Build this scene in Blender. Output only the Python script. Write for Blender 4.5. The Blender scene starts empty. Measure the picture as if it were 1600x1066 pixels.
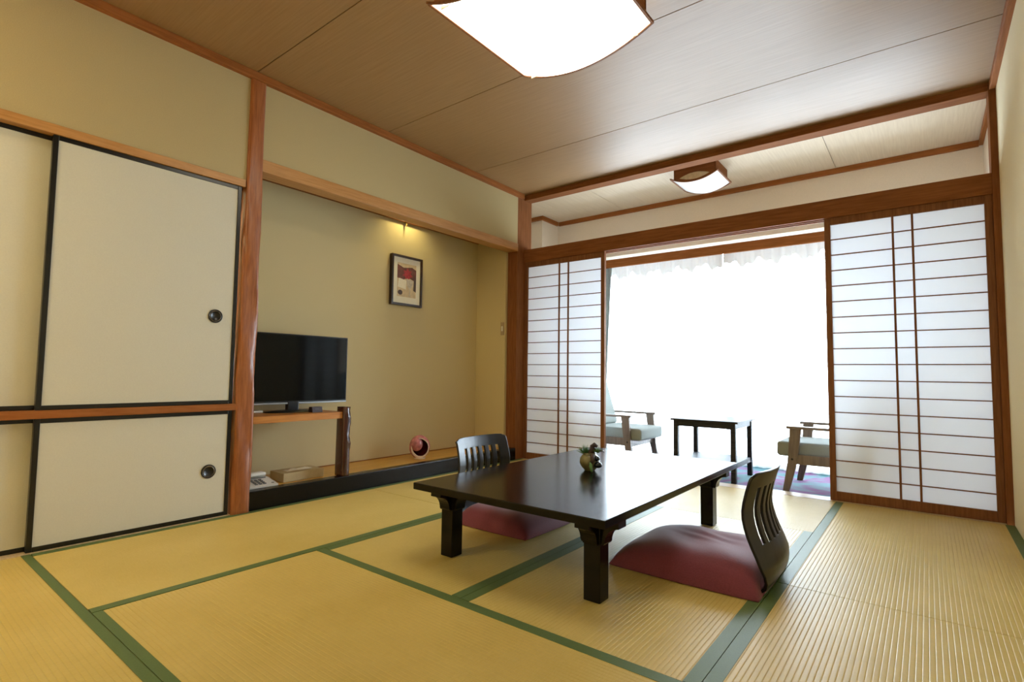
import bpy, bmesh, math, random
from mathutils import Vector, Matrix
random.seed(7)
sc = bpy.context.scene
COL = sc.collection
PI = math.pi

# ------------------------------------------------------------------ camera
F_PX, YAW, PITCH, ROLL = 827.75, 0.6641, 0.0616, 0.013
CAM = Vector((3.1484, 0.0373, 0.8260))
def make_camera():
    cy, sy, cp, sp = math.cos(YAW), math.sin(YAW), math.cos(PITCH), math.sin(PITCH)
    fw = Vector((-sy*cp, cy*cp, sp)); rt = Vector((cy, sy, 0)); up = rt.cross(fw)
    r2 = rt*math.cos(ROLL) + up*math.sin(ROLL); u2 = -rt*math.sin(ROLL) + up*math.cos(ROLL)
    m = Matrix((r2, u2, -fw)).transposed().to_4x4(); m.translation = CAM
    cd = bpy.data.cameras.new('camera'); co = bpy.data.objects.new('camera', cd); COL.objects.link(co)
    co.matrix_world = m
    cd.sensor_fit = 'HORIZONTAL'; cd.sensor_width = 36.0; cd.lens = 36.0*F_PX/1600.0
    cd.clip_start = 0.02; cd.clip_end = 200
    sc.camera = co
make_camera()

# ------------------------------------------------------------------ world, daylight, exposure
SKY = 20.0
w = bpy.data.worlds.new('overcast_sky'); sc.world = w; w.use_nodes = True
bg = w.node_tree.nodes['Background']
bg.inputs[0].default_value = (0.74, 0.88, 1.0, 1); bg.inputs[1].default_value = SKY
def area_portal(name, loc, rot, sx, sy):
    l = bpy.data.lights.new(name, 'AREA'); l.shape = 'RECTANGLE'; l.size = sx; l.size_y = sy
    l.cycles.is_portal = True
    o = bpy.data.objects.new(name, l); COL.objects.link(o); o.location = loc; o.rotation_euler = rot
area_portal('window_sky_portal', (1.75, 5.56, 1.08), (PI/2, 0, PI), 3.0, 2.2)
LAMP_STRENGTH = 6.4
SPOT_POWER = 13.0
HALL_LAMP_STRENGTH = 78.0
vs = sc.view_settings
vs.view_transform = 'Standard'; vs.look = 'None'; vs.gamma = 1.0; vs.use_curve_mapping = False
vs.exposure = 0.22
try:
    sc.cycles.use_denoising = True; sc.cycles.denoiser = 'OPENIMAGEDENOISE'
    sc.cycles.max_bounces = 10; sc.cycles.diffuse_bounces = 6; sc.cycles.glossy_bounces = 4
    sc.cycles.transparent_max_bounces = 12; sc.cycles.sample_clamp_indirect = 8.0
    sc.cycles.caustics_reflective = False; sc.cycles.caustics_refractive = False
except Exception: pass

# ------------------------------------------------------------------ materials
def lin(c):
    c = c/255.0
    return c/12.92 if c <= 0.04045 else ((c+0.055)/1.055)**2.4
def rgb(r, g, b): return (lin(r), lin(g), lin(b), 1)
MATS = {}
def new_mat(name):
    m = bpy.data.materials.new(name); m.use_nodes = True; MATS[name] = m
    nt = m.node_tree; return m, nt, nt.nodes['Principled BSDF']
def plain(name, c, rough=.6, spec=.5, metal=0, var=.06, scale=40, bump=0, coat=0):
    m, nt, b = new_mat(name)
    tc = nt.nodes.new('ShaderNodeTexCoord'); no = nt.nodes.new('ShaderNodeTexNoise')
    no.inputs['Scale'].default_value = scale; no.inputs['Detail'].default_value = 4
    nt.links.new(tc.outputs['Object'], no.inputs['Vector'])
    ra = nt.nodes.new('ShaderNodeValToRGB')
    ra.color_ramp.elements[0].color = tuple(x*(1-var) for x in c[:3])+(1,)
    ra.color_ramp.elements[1].color = tuple(min(1, x*(1+var)) for x in c[:3])+(1,)
    ra.color_ramp.elements[0].position = .3; ra.color_ramp.elements[1].position = .7
    nt.links.new(no.outputs['Fac'], ra.inputs[0]); nt.links.new(ra.outputs[0], b.inputs['Base Color'])
    b.inputs['Roughness'].default_value = rough; b.inputs['Metallic'].default_value = metal
    b.inputs['Specular IOR Level'].default_value = spec; b.inputs['Coat Weight'].default_value = coat
    b.inputs['Coat Roughness'].default_value = .08
    if bump:
        bp = nt.nodes.new('ShaderNodeBump'); bp.inputs['Strength'].default_value = bump; bp.inputs['Distance'].default_value = .002
        nt.links.new(no.outputs['Fac'], bp.inputs['Height']); nt.links.new(bp.outputs[0], b.inputs['Normal'])
    return m
def wood(name, c1, c2, axis='Y', rough=.45, scale=14, spec=.5, coat=0, stretch=14):
    m, nt, b = new_mat(name)
    tc = nt.nodes.new('ShaderNodeTexCoord'); mp = nt.nodes.new('ShaderNodeMapping')
    s = [stretch*.35]*3; s['XYZ'.index(axis)] = .35
    mp.inputs['Scale'].default_value = s
    no = nt.nodes.new('ShaderNodeTexNoise'); no.inputs['Scale'].default_value = scale
    no.inputs['Detail'].default_value = 6; no.inputs['Roughness'].default_value = .6; no.inputs['Distortion'].default_value = .25
    nt.links.new(tc.outputs['Object'], mp.inputs['Vector']); nt.links.new(mp.outputs[0], no.inputs['Vector'])
    ra = nt.nodes.new('ShaderNodeValToRGB'); ra.color_ramp.elements[0].color = c1; ra.color_ramp.elements[1].color = c2
    ra.color_ramp.elements[0].position = .35; ra.color_ramp.elements[1].position = .68
    nt.links.new(no.outputs['Fac'], ra.inputs[0]); nt.links.new(ra.outputs[0], b.inputs['Base Color'])
    b.inputs['Roughness'].default_value = rough; b.inputs['Specular IOR Level'].default_value = spec
    b.inputs['Coat Weight'].default_value = coat; b.inputs['Coat Roughness'].default_value = .1
    bp = nt.nodes.new('ShaderNodeBump'); bp.inputs['Strength'].default_value = .12; bp.inputs['Distance'].default_value = .002
    nt.links.new(no.outputs['Fac'], bp.inputs['Height']); nt.links.new(bp.outputs[0], b.inputs['Normal'])
    return m
def tatami(name, axis):
    m, nt, b = new_mat(name)
    tc = nt.nodes.new('ShaderNodeTexCoord'); mp = nt.nodes.new('ShaderNodeMapping')
    s = [260, 260, 260]; s['XYZ'.index(axis)] = 900; s['XYZ'.index('Y' if axis == 'X' else 'X')] = 40
    mp.inputs['Scale'].default_value = s
    no = nt.nodes.new('ShaderNodeTexNoise'); no.inputs['Scale'].default_value = 1; no.inputs['Detail'].default_value = 2
    nt.links.new(tc.outputs['Object'], mp.inputs['Vector']); nt.links.new(mp.outputs[0], no.inputs['Vector'])
    n2 = nt.nodes.new('ShaderNodeTexNoise'); n2.inputs['Scale'].default_value = 3; n2.inputs['Detail'].default_value = 3
    nt.links.new(tc.outputs['Object'], n2.inputs['Vector'])
    ad = nt.nodes.new('ShaderNodeMath'); ad.operation = 'ADD'
    nt.links.new(no.outputs['Fac'], ad.inputs[0]); nt.links.new(n2.outputs['Fac'], ad.inputs[1])
    ra = nt.nodes.new('ShaderNodeValToRGB')
    ra.color_ramp.elements[0].color = rgb(194, 169, 90); ra.color_ramp.elements[1].color = rgb(215, 191, 117)
    ra.color_ramp.elements[0].position = .3; ra.color_ramp.elements[1].position = .75
    mu = nt.nodes.new('ShaderNodeMath'); mu.operation = 'MULTIPLY'; mu.inputs[1].default_value = .5
    nt.links.new(ad.outputs[0], mu.inputs[0]); nt.links.new(mu.outputs[0], ra.inputs[0])
    nt.links.new(ra.outputs[0], b.inputs['Base Color'])
    b.inputs['Roughness'].default_value = .45; b.inputs['Specular IOR Level'].default_value = .45
    return m
def paper_mat(name, c, trans, rough=.8):
    m, nt, b = new_mat(name)
    nt.nodes.remove(b); out = nt.nodes['Material Output']
    d = nt.nodes.new('ShaderNodeBsdfDiffuse'); d.inputs[0].default_value = c
    t = nt.nodes.new('ShaderNodeBsdfTranslucent'); t.inputs[0].default_value = c
    no = nt.nodes.new('ShaderNodeTexNoise'); no.inputs['Scale'].default_value = 120; no.inputs['Detail'].default_value = 5
    tc = nt.nodes.new('ShaderNodeTexCoord'); nt.links.new(tc.outputs['Object'], no.inputs['Vector'])
    mr = nt.nodes.new('ShaderNodeMapRange'); mr.inputs['To Min'].default_value = trans-.03; mr.inputs['To Max'].default_value = trans+.03
    nt.links.new(no.outputs['Fac'], mr.inputs['Value'])
    mx = nt.nodes.new('ShaderNodeMixShader'); nt.links.new(mr.outputs[0], mx.inputs[0])
    nt.links.new(d.outputs[0], mx.inputs[1]); nt.links.new(t.outputs[0], mx.inputs[2]); nt.links.new(mx.outputs[0], out.inputs[0])
    return m
def sheer_mat(name, c, opaque):
    m, nt, b = new_mat(name)
    nt.nodes.remove(b); out = nt.nodes['Material Output']
    d = nt.nodes.new('ShaderNodeBsdfDiffuse'); d.inputs[0].default_value = c
    t = nt.nodes.new('ShaderNodeBsdfTranslucent'); t.inputs[0].default_value = c
    p = nt.nodes.new('ShaderNodeBsdfTransparent')
    m1 = nt.nodes.new('ShaderNodeMixShader'); m1.inputs[0].default_value = .6
    m2 = nt.nodes.new('ShaderNodeMixShader')
    no = nt.nodes.new('ShaderNodeTexNoise'); no.inputs['Scale'].default_value = 6; tc = nt.nodes.new('ShaderNodeTexCoord')
    nt.links.new(tc.outputs['Object'], no.inputs['Vector'])
    mr = nt.nodes.new('ShaderNodeMapRange'); mr.inputs['To Min'].default_value = opaque-.05; mr.inputs['To Max'].default_value = opaque+.05
    nt.links.new(no.outputs['Fac'], mr.inputs['Value']); nt.links.new(mr.outputs[0], m2.inputs[0])
    nt.links.new(d.outputs[0], m1.inputs[1]); nt.links.new(t.outputs[0], m1.inputs[2])
    nt.links.new(p.outputs[0], m2.inputs[1]); nt.links.new(m1.outputs[0], m2.inputs[2]); nt.links.new(m2.outputs[0], out.inputs[0])
    return m
def glow(name, c, strength):
    m, nt, b = new_mat(name)
    b.inputs['Base Color'].default_value = (.9, .88, .82, 1); b.inputs['Roughness'].default_value = .5
    b.inputs['Emission Color'].default_value = c; b.inputs['Emission Strength'].default_value = strength
    return m
def carpet_mat():
    m, nt, b = new_mat('carpet')
    tc = nt.nodes.new('ShaderNodeTexCoord'); no = nt.nodes.new('ShaderNodeTexNoise')
    no.inputs['Scale'].default_value = 2.6; no.inputs['Detail'].default_value = 3; no.inputs['Distortion'].default_value = .6
    nt.links.new(tc.outputs['Object'], no.inputs['Vector'])
    ra = nt.nodes.new('ShaderNodeValToRGB'); e = ra.color_ramp.elements
    e[0].position = .36; e[0].color = rgb(50, 110, 116); e[1].position = .66; e[1].color = rgb(90, 126, 134)
    x = e.new(.47); x.color = rgb(86, 112, 124); x = e.new(.55); x.color = rgb(118, 52, 112)
    nt.links.new(no.outputs['Fac'], ra.inputs[0]); nt.links.new(ra.outputs[0], b.inputs['Base Color'])
    b.inputs['Roughness'].default_value = .95
    return m
def mix_wall(name, c, fine=260, var=.05): return plain(name, c, rough=.9, spec=.15, var=var, scale=fine, bump=.25)

mix_wall('wall_sand', rgb(180, 163, 121)); mix_wall('wall_cream', rgb(244, 234, 202)); mix_wall('wall_alcove', rgb(202, 186, 144))
mix_wall('wall_sunroom', rgb(222, 208, 186))
plain('fusuma_paper', rgb(204, 201, 186), rough=.85, spec=.2, var=.025, scale=180, bump=.1)
plain('black_lacquer_frame', rgb(16, 15, 13), rough=.28, var=.1)
plain('black_lacquer', rgb(7, 7, 7), rough=.25, var=.15, scale=25, spec=.3)
wood('lacquer_table', rgb(9, 7, 6), rgb(17, 12, 10), 'Y', rough=.17, scale=10, spec=.25)
wood('dark_bent_wood', rgb(15, 12, 12), rgb(26, 21, 20), 'Z', rough=.3, scale=8, spec=.35)
wood('dark_side_table', rgb(36, 36, 38), rgb(56, 54, 54), 'X', rough=.5, spec=.15)
wood('chair_wood', rgb(104, 90, 78), rgb(128, 112, 98), 'Z', rough=.5)
for ax in 'XYZ':
    wood('brown_wood_'+ax, rgb(134, 80, 38), rgb(158, 98, 52), ax, rough=.55, spec=.12)
    wood('dark_brown_wood_'+ax, rgb(122, 76, 45), rgb(142, 92, 57), ax, rough=.6, spec=.03)
wood('rail_wood', rgb(168, 118, 62), rgb(190, 140, 84), 'Y', rough=.4)
wood('log_wood', rgb(132, 74, 38), rgb(166, 102, 58), 'Z', rough=.34, scale=20)
wood('gnarled_wood', rgb(52, 26, 18), rgb(84, 46, 32), 'Z', rough=.22, scale=10, coat=.5)
wood('shelf_wood', rgb(176, 112, 46), rgb(200, 136, 62), 'Y', rough=.35)
wood('alcove_board', rgb(188, 138, 50), rgb(214, 166, 76), 'Y', rough=.3, scale=8)
wood('ceiling_ply', rgb(140, 106, 62), rgb(152, 117, 74), 'X', rough=.46, scale=9, spec=.7, stretch=26)
wood('sunroom_ply', rgb(202, 182, 152), rgb(213, 195, 166), 'Y', rough=.5, scale=9, stretch=26)
plain('ceiling_void', rgb(60, 40, 22), rough=.9)
wood('shoji_wood', rgb(116, 74, 46), rgb(138, 92, 60), 'Z', rough=.55, spec=.12)
wood('sill_wood', rgb(186, 160, 120), rgb(206, 182, 146), 'X', rough=.4)
paper_mat('shoji_paper', (.88, .90, .93, 1), .38)
tatami('tatami_X', 'X'); tatami('tatami_Y', 'Y')
plain('heri', rgb(90, 110, 64), rough=.5, spec=.4, var=.1, scale=300, bump=.2)
carpet_mat()
plain('underfloor', rgb(110, 90, 60), rough=.9)
sheer_mat('sheer', (.93, .94, .95, 1), .55); paper_mat('sheer_header', (.75, .74, .72, 1), .07)
plain('drape', rgb(150, 160, 156), rough=.9, var=.08)
plain('aluminium', rgb(150, 152, 154), rough=.35, metal=.8)
plain('white_paint', rgb(235, 235, 232), rough=.5)
glow('hall_glow', (1.0, .84, .52, 1), HALL_LAMP_STRENGTH)
glow('lamp_diffuser', (1.0, .92, .74, 1), LAMP_STRENGTH)
plain('acrylic_white', rgb(240, 240, 238), rough=.35, var=.01)
plain('screen_black', rgb(4, 9, 12), rough=.07, var=.05, spec=.25)
plain('plastic_black', rgb(14, 14, 15), rough=.3)
plain('plastic_white', rgb(226, 224, 216), rough=.45, var=.02)
plain('plastic_grey', rgb(92, 90, 88), rough=.5)
plain('plastic_purple', rgb(58, 46, 52), rough=.4)
plain('card_beige', rgb(186, 168, 128), rough=.8)
plain('tissue_white', rgb(232, 226, 208), rough=.9)
plain('switch_beige', rgb(170, 148, 122), rough=.5)
cm = plain('cushion_maroon', rgb(124, 55, 70), rough=.7, spec=.3, var=.12, scale=220, bump=.3)
cm.node_tree.nodes['Principled BSDF'].inputs['Sheen Weight'].default_value = .35
plain('chair_fabric', rgb(144, 149, 144), rough=.95, spec=.1, var=.12, scale=300, bump=.3)
plain('mat_white', rgb(232, 228, 212), rough=.8, var=.02)
wood('frame_dark', rgb(38, 24, 18), rgb(58, 38, 28), 'Z', rough=.35)
plain('print_brown', rgb(104, 58, 44), rough=.5, var=.5, scale=30)
plain('print_cream', rgb(206, 186, 150), rough=.5, var=.15, scale=30)
plain('print_red', rgb(168, 44, 46), rough=.5, var=.3, scale=60)
plain('print_grey', rgb(190, 180, 166), rough=.5, var=.2, scale=60)
plain('print_dark', rgb(70, 50, 42), rough=.5)
plain('brass', rgb(150, 120, 60), rough=.35, metal=1)
plain('handle_black', rgb(22, 20, 18), rough=.3, var=.1)
plain('handle_ring', rgb(120, 108, 90), rough=.35, metal=.7)
plain('shell_pink', rgb(190, 118, 124), rough=.25, var=.4, scale=26)
plain('shell_dark', rgb(86, 26, 34), rough=.2, var=.3, scale=18)
plain('shell_white', rgb(222, 204, 188), rough=.2, var=.1, scale=18)
plain('pot_olive', rgb(116, 108, 68), rough=.3, var=.35, scale=30)
plain('twig_brown', rgb(58, 40, 32), rough=.6, var=.3, scale=60)
plain('needle_green', rgb(84, 122, 66), rough=.5, var=.3, scale=60)
plain('berry_dark', rgb(24, 32, 40), rough=.12)
gm, gnt, gb = new_mat('glass'); gnt.nodes.remove(gb)
g1 = gnt.nodes.new('ShaderNodeBsdfTransparent'); g2 = gnt.nodes.new('ShaderNodeBsdfGlossy'); g2.inputs['Roughness'].default_value = .02
gx = gnt.nodes.new('ShaderNodeMixShader'); gf = gnt.nodes.new('ShaderNodeFresnel'); gf.inputs[0].default_value = 1.3
gnt.links.new(gf.outputs[0], gx.inputs[0]); gnt.links.new(g1.outputs[0], gx.inputs[1]); gnt.links.new(g2.outputs[0], gx.inputs[2])
gnt.links.new(gx.outputs[0], gnt.nodes['Material Output'].inputs[0])

# ------------------------------------------------------------------ mesh helpers (world coordinates)
WORLD_LOC = {}
def B(): return bmesh.new()
def box(bm, x0, x1, y0, y1, z0, z1, bev=0):
    r = bmesh.ops.create_cube(bm, size=1.0)
    for v in r['verts']:
        v.co = Vector((x0+(v.co.x+.5)*(x1-x0), y0+(v.co.y+.5)*(y1-y0), z0+(v.co.z+.5)*(z1-z0)))
    if bev:
        es = list({e for v in r['verts'] for e in v.link_edges})
        bmesh.ops.bevel(bm, geom=es, offset=bev, segments=2, profile=.6, affect='EDGES')
    return bm
def prism(bm, pts, axis, a0, a1):
    """closed 2-D outline pts extruded along axis; pts are (p,q) in the other two axes in order"""
    def P(p, q, a):
        return {'X': (a, p, q), 'Y': (p, a, q), 'Z': (p, q, a)}[axis]
    A = [bm.verts.new(P(p, q, a0)) for p, q in pts]; Bv = [bm.verts.new(P(p, q, a1)) for p, q in pts]
    n = len(pts)
    bm.faces.new(A); bm.faces.new(Bv[::-1])
    for i in range(n): bm.faces.new((A[i], Bv[i], Bv[(i+1) % n], A[(i+1) % n]))
    bmesh.ops.recalc_face_normals(bm, faces=bm.faces[:])
    return bm
def lathe(bm, prof, cx, cy, cz, n=24, sx=1, sy=1):
    rings = []
    for r, z in prof:
        if r < 1e-6: rings.append([bm.verts.new((cx, cy, cz+z))])
        else: rings.append([bm.verts.new((cx+sx*r*math.cos(2*PI*i/n), cy+sy*r*math.sin(2*PI*i/n), cz+z)) for i in range(n)])
    for a, b in zip(rings, rings[1:]):
        for i in range(n):
            j = (i+1) % n
            if len(a) == 1 and len(b) > 1: bm.faces.new((a[0], b[i], b[j]))
            elif len(b) == 1 and len(a) > 1: bm.faces.new((a[i], a[j], b[0]))
            elif len(a) > 1: bm.faces.new((a[i], a[j], b[j], b[i]))
    bmesh.ops.recalc_face_normals(bm, faces=bm.faces[:])
    return bm
def tube(bm, pts, rad, n=8):
    pts = [Vector(p) for p in pts]
    if not hasattr(rad, '__len__'): rad = [rad]*len(pts)
    rings = []
    for i, p in enumerate(pts):
        d = (pts[min(i+1, len(pts)-1)]-pts[max(i-1, 0)]).normalized()
        a = d.orthogonal().normalized() if i == 0 else (rings_a - d*rings_a.dot(d)).normalized()
        rings_a = a; b = d.cross(a)
        rings.append([bm.verts.new(p+(a*math.cos(2*PI*k/n)+b*math.sin(2*PI*k/n))*rad[i]) for k in range(n)])
    for r, s in zip(rings, rings[1:]):
        for k in range(n): bm.faces.new((r[k], r[(k+1) % n], s[(k+1) % n], s[k]))
    bm.faces.new(rings[0][::-1]); bm.faces.new(rings[-1])
    bmesh.ops.recalc_face_normals(bm, faces=bm.faces[:])
    return bm
def mk(name, bm, mat, parent=None, smooth=False):
    """link bm (world coordinates) as one mesh object; origin at its base centre, or at its thing's origin"""
    if parent is not None:
        off = WORLD_LOC[parent.name]
    else:
        vs_ = [v.co for v in bm.verts]
        off = Vector(((min(v.x for v in vs_)+max(v.x for v in vs_))/2, (min(v.y for v in vs_)+max(v.y for v in vs_))/2, min(v.z for v in vs_)))
    bmesh.ops.translate(bm, verts=bm.verts[:], vec=-off)
    me = bpy.data.meshes.new(name); bm.to_mesh(me); bm.free()
    me.materials.append(MATS[mat])
    if smooth:
        for p in me.polygons: p.use_smooth = True
    o = bpy.data.objects.new(name, me); COL.objects.link(o)
    if parent is not None: o.parent = parent
    else: o.location = off
    WORLD_LOC[o.name] = Vector(off)
    return o
def inst(name, mesh, parent, loc):
    o = bpy.data.objects.new(name, mesh); COL.objects.link(o); o.parent = parent; o.location = loc
    return o
def thing(name, loc, label, cat, group=None, kind=None):
    o = bpy.data.objects.new(name, None); COL.objects.link(o); o.location = loc; o.empty_display_size = .05
    WORLD_LOC[o.name] = Vector(loc); tag(o, label, cat, group, kind); return o
def tag(o, label=None, cat=None, group=None, kind=None):
    if label: o['label'] = label
    if cat: o['category'] = cat
    if group: o['group'] = group
    if kind: o['kind'] = kind
    return o
def copy_tree(o, parent=None):
    c = o.copy(); COL.objects.link(c)
    if parent is not None: c.parent = parent
    for ch in list(o.children): copy_tree(ch, c)
    return c
def struct(name, bm, mat, label, cat='wall', smooth=False):
    return tag(mk(name, bm, mat, None, smooth), label, cat, None, 'structure')
def part_box(name, mat, parent, *a, bev=0):
    return mk(name, box(B(), *a, bev=bev), mat, parent)

# room numbers
W, D, H = 3.521, 4.24, 2.62          # right wall, shoji plane, ceiling
YB = -.27                            # wall behind the camera
EZ, EH, EY = -.02, 2.68, 5.42        # sunroom floor, ceiling, window wall

# ------------------------------------------------------------------ floor and tatami
floor = struct('floor', box(B(), 0, W, YB, 4.215, -.09, -.045), 'underfloor', 'tatami-matted floor of the room', 'floor')
HB = .042
def mat_mesh(x0, x1, y0, y1, axis, heri=(HB, HB)):
    """a ribbed woven mat; ribs run along axis"""
    g = .0012; ge = .0022
    gx, gy = (ge, g) if axis == 'X' else (g, ge)
    x0 += gx; x1 -= gx; y0 += gy; y1 -= gy
    a0, a1 = (y0, y1) if axis == 'X' else (x0, x1)
    pitch = .0153; prof = []
    n = int((a1-a0)/pitch); pitch = (a1-a0)/n
    for i in range(n):
        s = a0+i*pitch
        prof += [(s, -.0013), (s+pitch*.11, -.0003), (s+pitch*.28, -.0001), (s+pitch*.72, -.0001), (s+pitch*.89, -.0003)]
    prof.append((a1, -.0013))
    pts = prof + [(a1, -.044), (a0, -.044)]
    bm = B()
    if axis == 'X': prism(bm, pts, 'X', x0, x1)
    else: prism(bm, pts, 'Y', y0, y1)
    m = mk('tatami_mat', bm, 'tatami_'+axis, floor)
    for k, on in enumerate(heri):
        if not on: continue
        if axis == 'X':
            ya, yb = ((y0, y0+on) if k == 0 else (y1-on, y1)); part_box('cloth_border', 'heri', m, x0, x1, ya, yb, -.03, .0012)
        else:
            xa, xb = ((x0, x0+on) if k == 0 else (x1-on, x1)); part_box('cloth_border', 'heri', m, xa, xb, y0, y1, -.03, .0012)
XA, XM, XC = .905, 1.776, 2.647
mat_mesh(0, 1.76, YB, .62, 'X', (HB, .030)); mat_mesh(1.76, W, YB, .62, 'X', (HB, .030))
mat_mesh(0, XA, .62, 2.43, 'Y'); mat_mesh(0, XA, 2.43, 4.215, 'Y')
mat_mesh(XA, XC, .62, 1.50, 'X', (.030, HB))
mat_mesh(XA, XM, 1.50, 3.31, 'Y'); mat_mesh(XM, XC, 1.50, 3.31, 'Y')
mat_mesh(XA, XC, 3.31, 4.215, 'X', heri=(0, 0))
mat_mesh(XC, W, .62, 2.43, 'Y'); mat_mesh(XC, W, 2.43, 4.215, 'Y')

# ------------------------------------------------------------------ ceiling
ceil = struct('ceiling', box(B(), -.1, W+.1, YB-.1, D, H+.012, H+.06), 'ceiling_void', 'wood veneer panel ceiling', 'ceiling')
seams = [YB-.02, .525, 1.51, 2.495, 3.475, D]
for a, b in zip(seams, seams[1:]):
    part_box('ceiling_panel', 'ceiling_ply', ceil, -.02, W+.02, a+.0025, b-.0025, H, H+.011, bev=.001)
struct('trim_1', box(B(), -.01, .03, YB, 4.2, 2.573, H-.0005, bev=.003), 'brown_wood_Y', 'ceiling moulding along the left wall', 'moulding')
struct('trim_2', box(B(), W-.03, W+.01, YB, 4.235, 2.573, H-.0005, bev=.003), 'brown_wood_Y', 'ceiling moulding along the right wall', 'moulding')

# ------------------------------------------------------------------ walls
struct('wall_left', box(B(), -.1, 0, YB, 1.50, 1.9495, H+.01), 'wall_sand', 'sand plaster wall above the closet doors')
struct('wall_alcove_front', box(B(), -.1, 0, 1.55, 4.13, 2.105, H+.01), 'wall_sand', 'sand plaster wall above the alcove lintel')
struct('wall_right', box(B(), W, W+.1, YB, D-.005, -.09, H+.01), 'wall_cream', 'cream plaster wall on the right')
struct('wall_back', box(B(), .95, W+.1, YB-.1, YB, -.09, H+.01), 'wall_cream', 'plaster wall behind the viewer')
struct('wall_back_upper', box(B(), 0, .95, YB-.1, YB, 2.47, H+.01), 'wall_cream', 'plaster wall above the entrance opening')
struct('wall_back_closet', box(B(), -.7, 0, YB-.1, YB, -.09, H+.01), 'wall_cream', 'plaster wall at the end of the closet')
struct('floor_entrance', box(B(), -.1, 1.2, -1.7, YB, -.09, -.01), 'sill_wood', 'wooden floor of the entrance', 'floor')
struct('wall_entrance_left', box(B(), -.1, 0, -1.7, YB-.1, -.01, 2.5), 'wall_cream', 'left wall of the entrance')
struct('wall_entrance_right', box(B(), 1.1, 1.2, -1.7, YB-.1, -.01, 2.5), 'wall_cream', 'right wall of the entrance')
struct('wall_entrance_end', box(B(), 0, 1.1, -1.7, -1.6, -.01, 2.5), 'wall_cream', 'end wall of the entrance')
struct('ceiling_entrance', box(B(), -.1, 1.2, -1.7, YB-.1, 2.5, 2.55), 'white_paint', 'ceiling of the entrance', 'ceiling')
struct('wall_closet', box(B(), -.8, -.7, YB-.1, 1.6, -.09, H+.01), 'wall_sand', 'closet back wall')
struct('wall_alcove_back', box(B(), -.6, -.5, 1.45, 4.2, -.05, 2.42), 'wall_alcove', 'olive textured back wall of the alcove')
struct('wall_alcove_left', box(B(), -.5, -.05, 1.47, 1.53, -.05, 2.42), 'wall_alcove', 'side wall of the alcove beside the television')
struct('wall_alcove_right', box(B(), -.5, -.12, 4.1, 4.2, -.05, 2.42), 'wall_alcove', 'side wall of the alcove beside the paper screen')
struct('ceiling_alcove', box(B(), -.6, -.1, 1.45, 4.2, 2.42, 2.46), 'ceiling_ply', 'ceiling of the alcove', 'ceiling')
struct('floor_alcove', box(B(), -.5, -.07, 1.53, 4.1, .0, .1), 'alcove_board', 'ochre wooden board floor of the alcove', 'floor')
struct('trim_3', box(B(), -.07, 0.004, 1.565, 4.13, -.04, .112, bev=.004), 'black_lacquer', 'black lacquered front beam of the alcove floor', 'beam')
struct('trim_4', box(B(), -.11, .012, 1.545, 4.125, 2.03, 2.105, bev=.003), 'rail_wood', 'wooden lintel across the top of the alcove', 'lintel')
struct('trim_5', box(B(), -.5, -.48, 1.53, 4.1, 2.165, 2.195), 'dark_brown_wood_Y', 'dark picture rail high on the alcove back wall', 'rail')
struct('trim_6', box(B(), -.5, -.49, 2.3, 4.1, .1, .106), 'dark_brown_wood_Y', 'thin dark strip at the foot of the alcove wall', 'strip')

# closet door rails
struct('trim_7', box(B(), -.09, .01, YB, 1.478, 1.905, 1.949, bev=.002), 'rail_wood', 'wooden rail above the closet doors', 'rail')
struct('trim_8', box(B(), -.09, .012, YB, 1.482, .596, .633, bev=.002), 'brown_wood_Y', 'wooden rail between upper and lower closet doors', 'rail')
struct('trim_9', box(B(), -.09, .0, YB, 1.475, -.045, .006), 'sill_wood', 'floor track under the closet doors', 'track')
struct('floor_closet', box(B(), -.7, -.09, YB, 1.5, .0, .01), 'underfloor', 'closet floor', 'floor')

def fusuma(name, y0, y1, z0, z1, xf, label, handle=None):
    t = thing(name, (xf, (y0+y1)/2, z0), label, 'sliding door', None, 'structure')
    f = .021; xb = xf-.028
    part_box('paper_panel', 'fusuma_paper', t, xb+.003, xf-.004, y0+f, y1-f, z0+f, z1-f)
    part_box('stile', 'black_lacquer_frame', t, xb, xf, y0, y0+f, z0, z1, bev=.002)
    part_box('stile', 'black_lacquer_frame', t, xb, xf, y1-f, y1, z0, z1, bev=.002)
    part_box('rail', 'black_lacquer_frame', t, xb, xf, y0+f, y1-f, z0, z0+f, bev=.002)
    part_box('rail', 'black_lacquer_frame', t, xb, xf, y0+f, y1-f, z1-f, z1, bev=.002)
    if handle:
        hy, hz = handle
        bm = B(); r = .038
        lathe(bm, [(r, 0), (r, .0045), (r*.93, .006), (r*.84, .006), (r*.78, .0035), (r*.62, .0025), (r*.58, .001), (0, .0008)], 0, 0, 0, 28)
        bmesh.ops.rotate(bm, verts=bm.verts[:], cent=(0, 0, 0), matrix=Matrix.Rotation(PI/2, 3, 'Y'))
        bmesh.ops.translate(bm, verts=bm.verts[:], vec=(xf-.004, hy, hz))
        h = tag(mk('finger_pull', bm, 'handle_black', t, True), 'round black recessed finger pull')
        bm = B(); pts = []
        bmesh.ops.create_cone(bm, cap_ends=False, segments=28, radius1=r*.86, radius2=r*.72, depth=.003)
        bmesh.ops.rotate(bm, verts=bm.verts[:], cent=(0, 0, 0), matrix=Matrix.Rotation(PI/2, 3, 'Y'))
        bmesh.ops.translate(bm, verts=bm.verts[:], vec=(xf+.0012, hy, hz))
        mk('metal_ring', bm, 'handle_ring', h, True)
fusuma('door_1', .604, 1.462, .6335, 1.9045, -.002, 'upper closet door with a round black pull beside the log post', (1.348, 1.128))
fusuma('door_2', YB+.005, .64, .6335, 1.9045, -.038, 'upper closet door at the left edge, sliding behind its neighbour')
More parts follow.
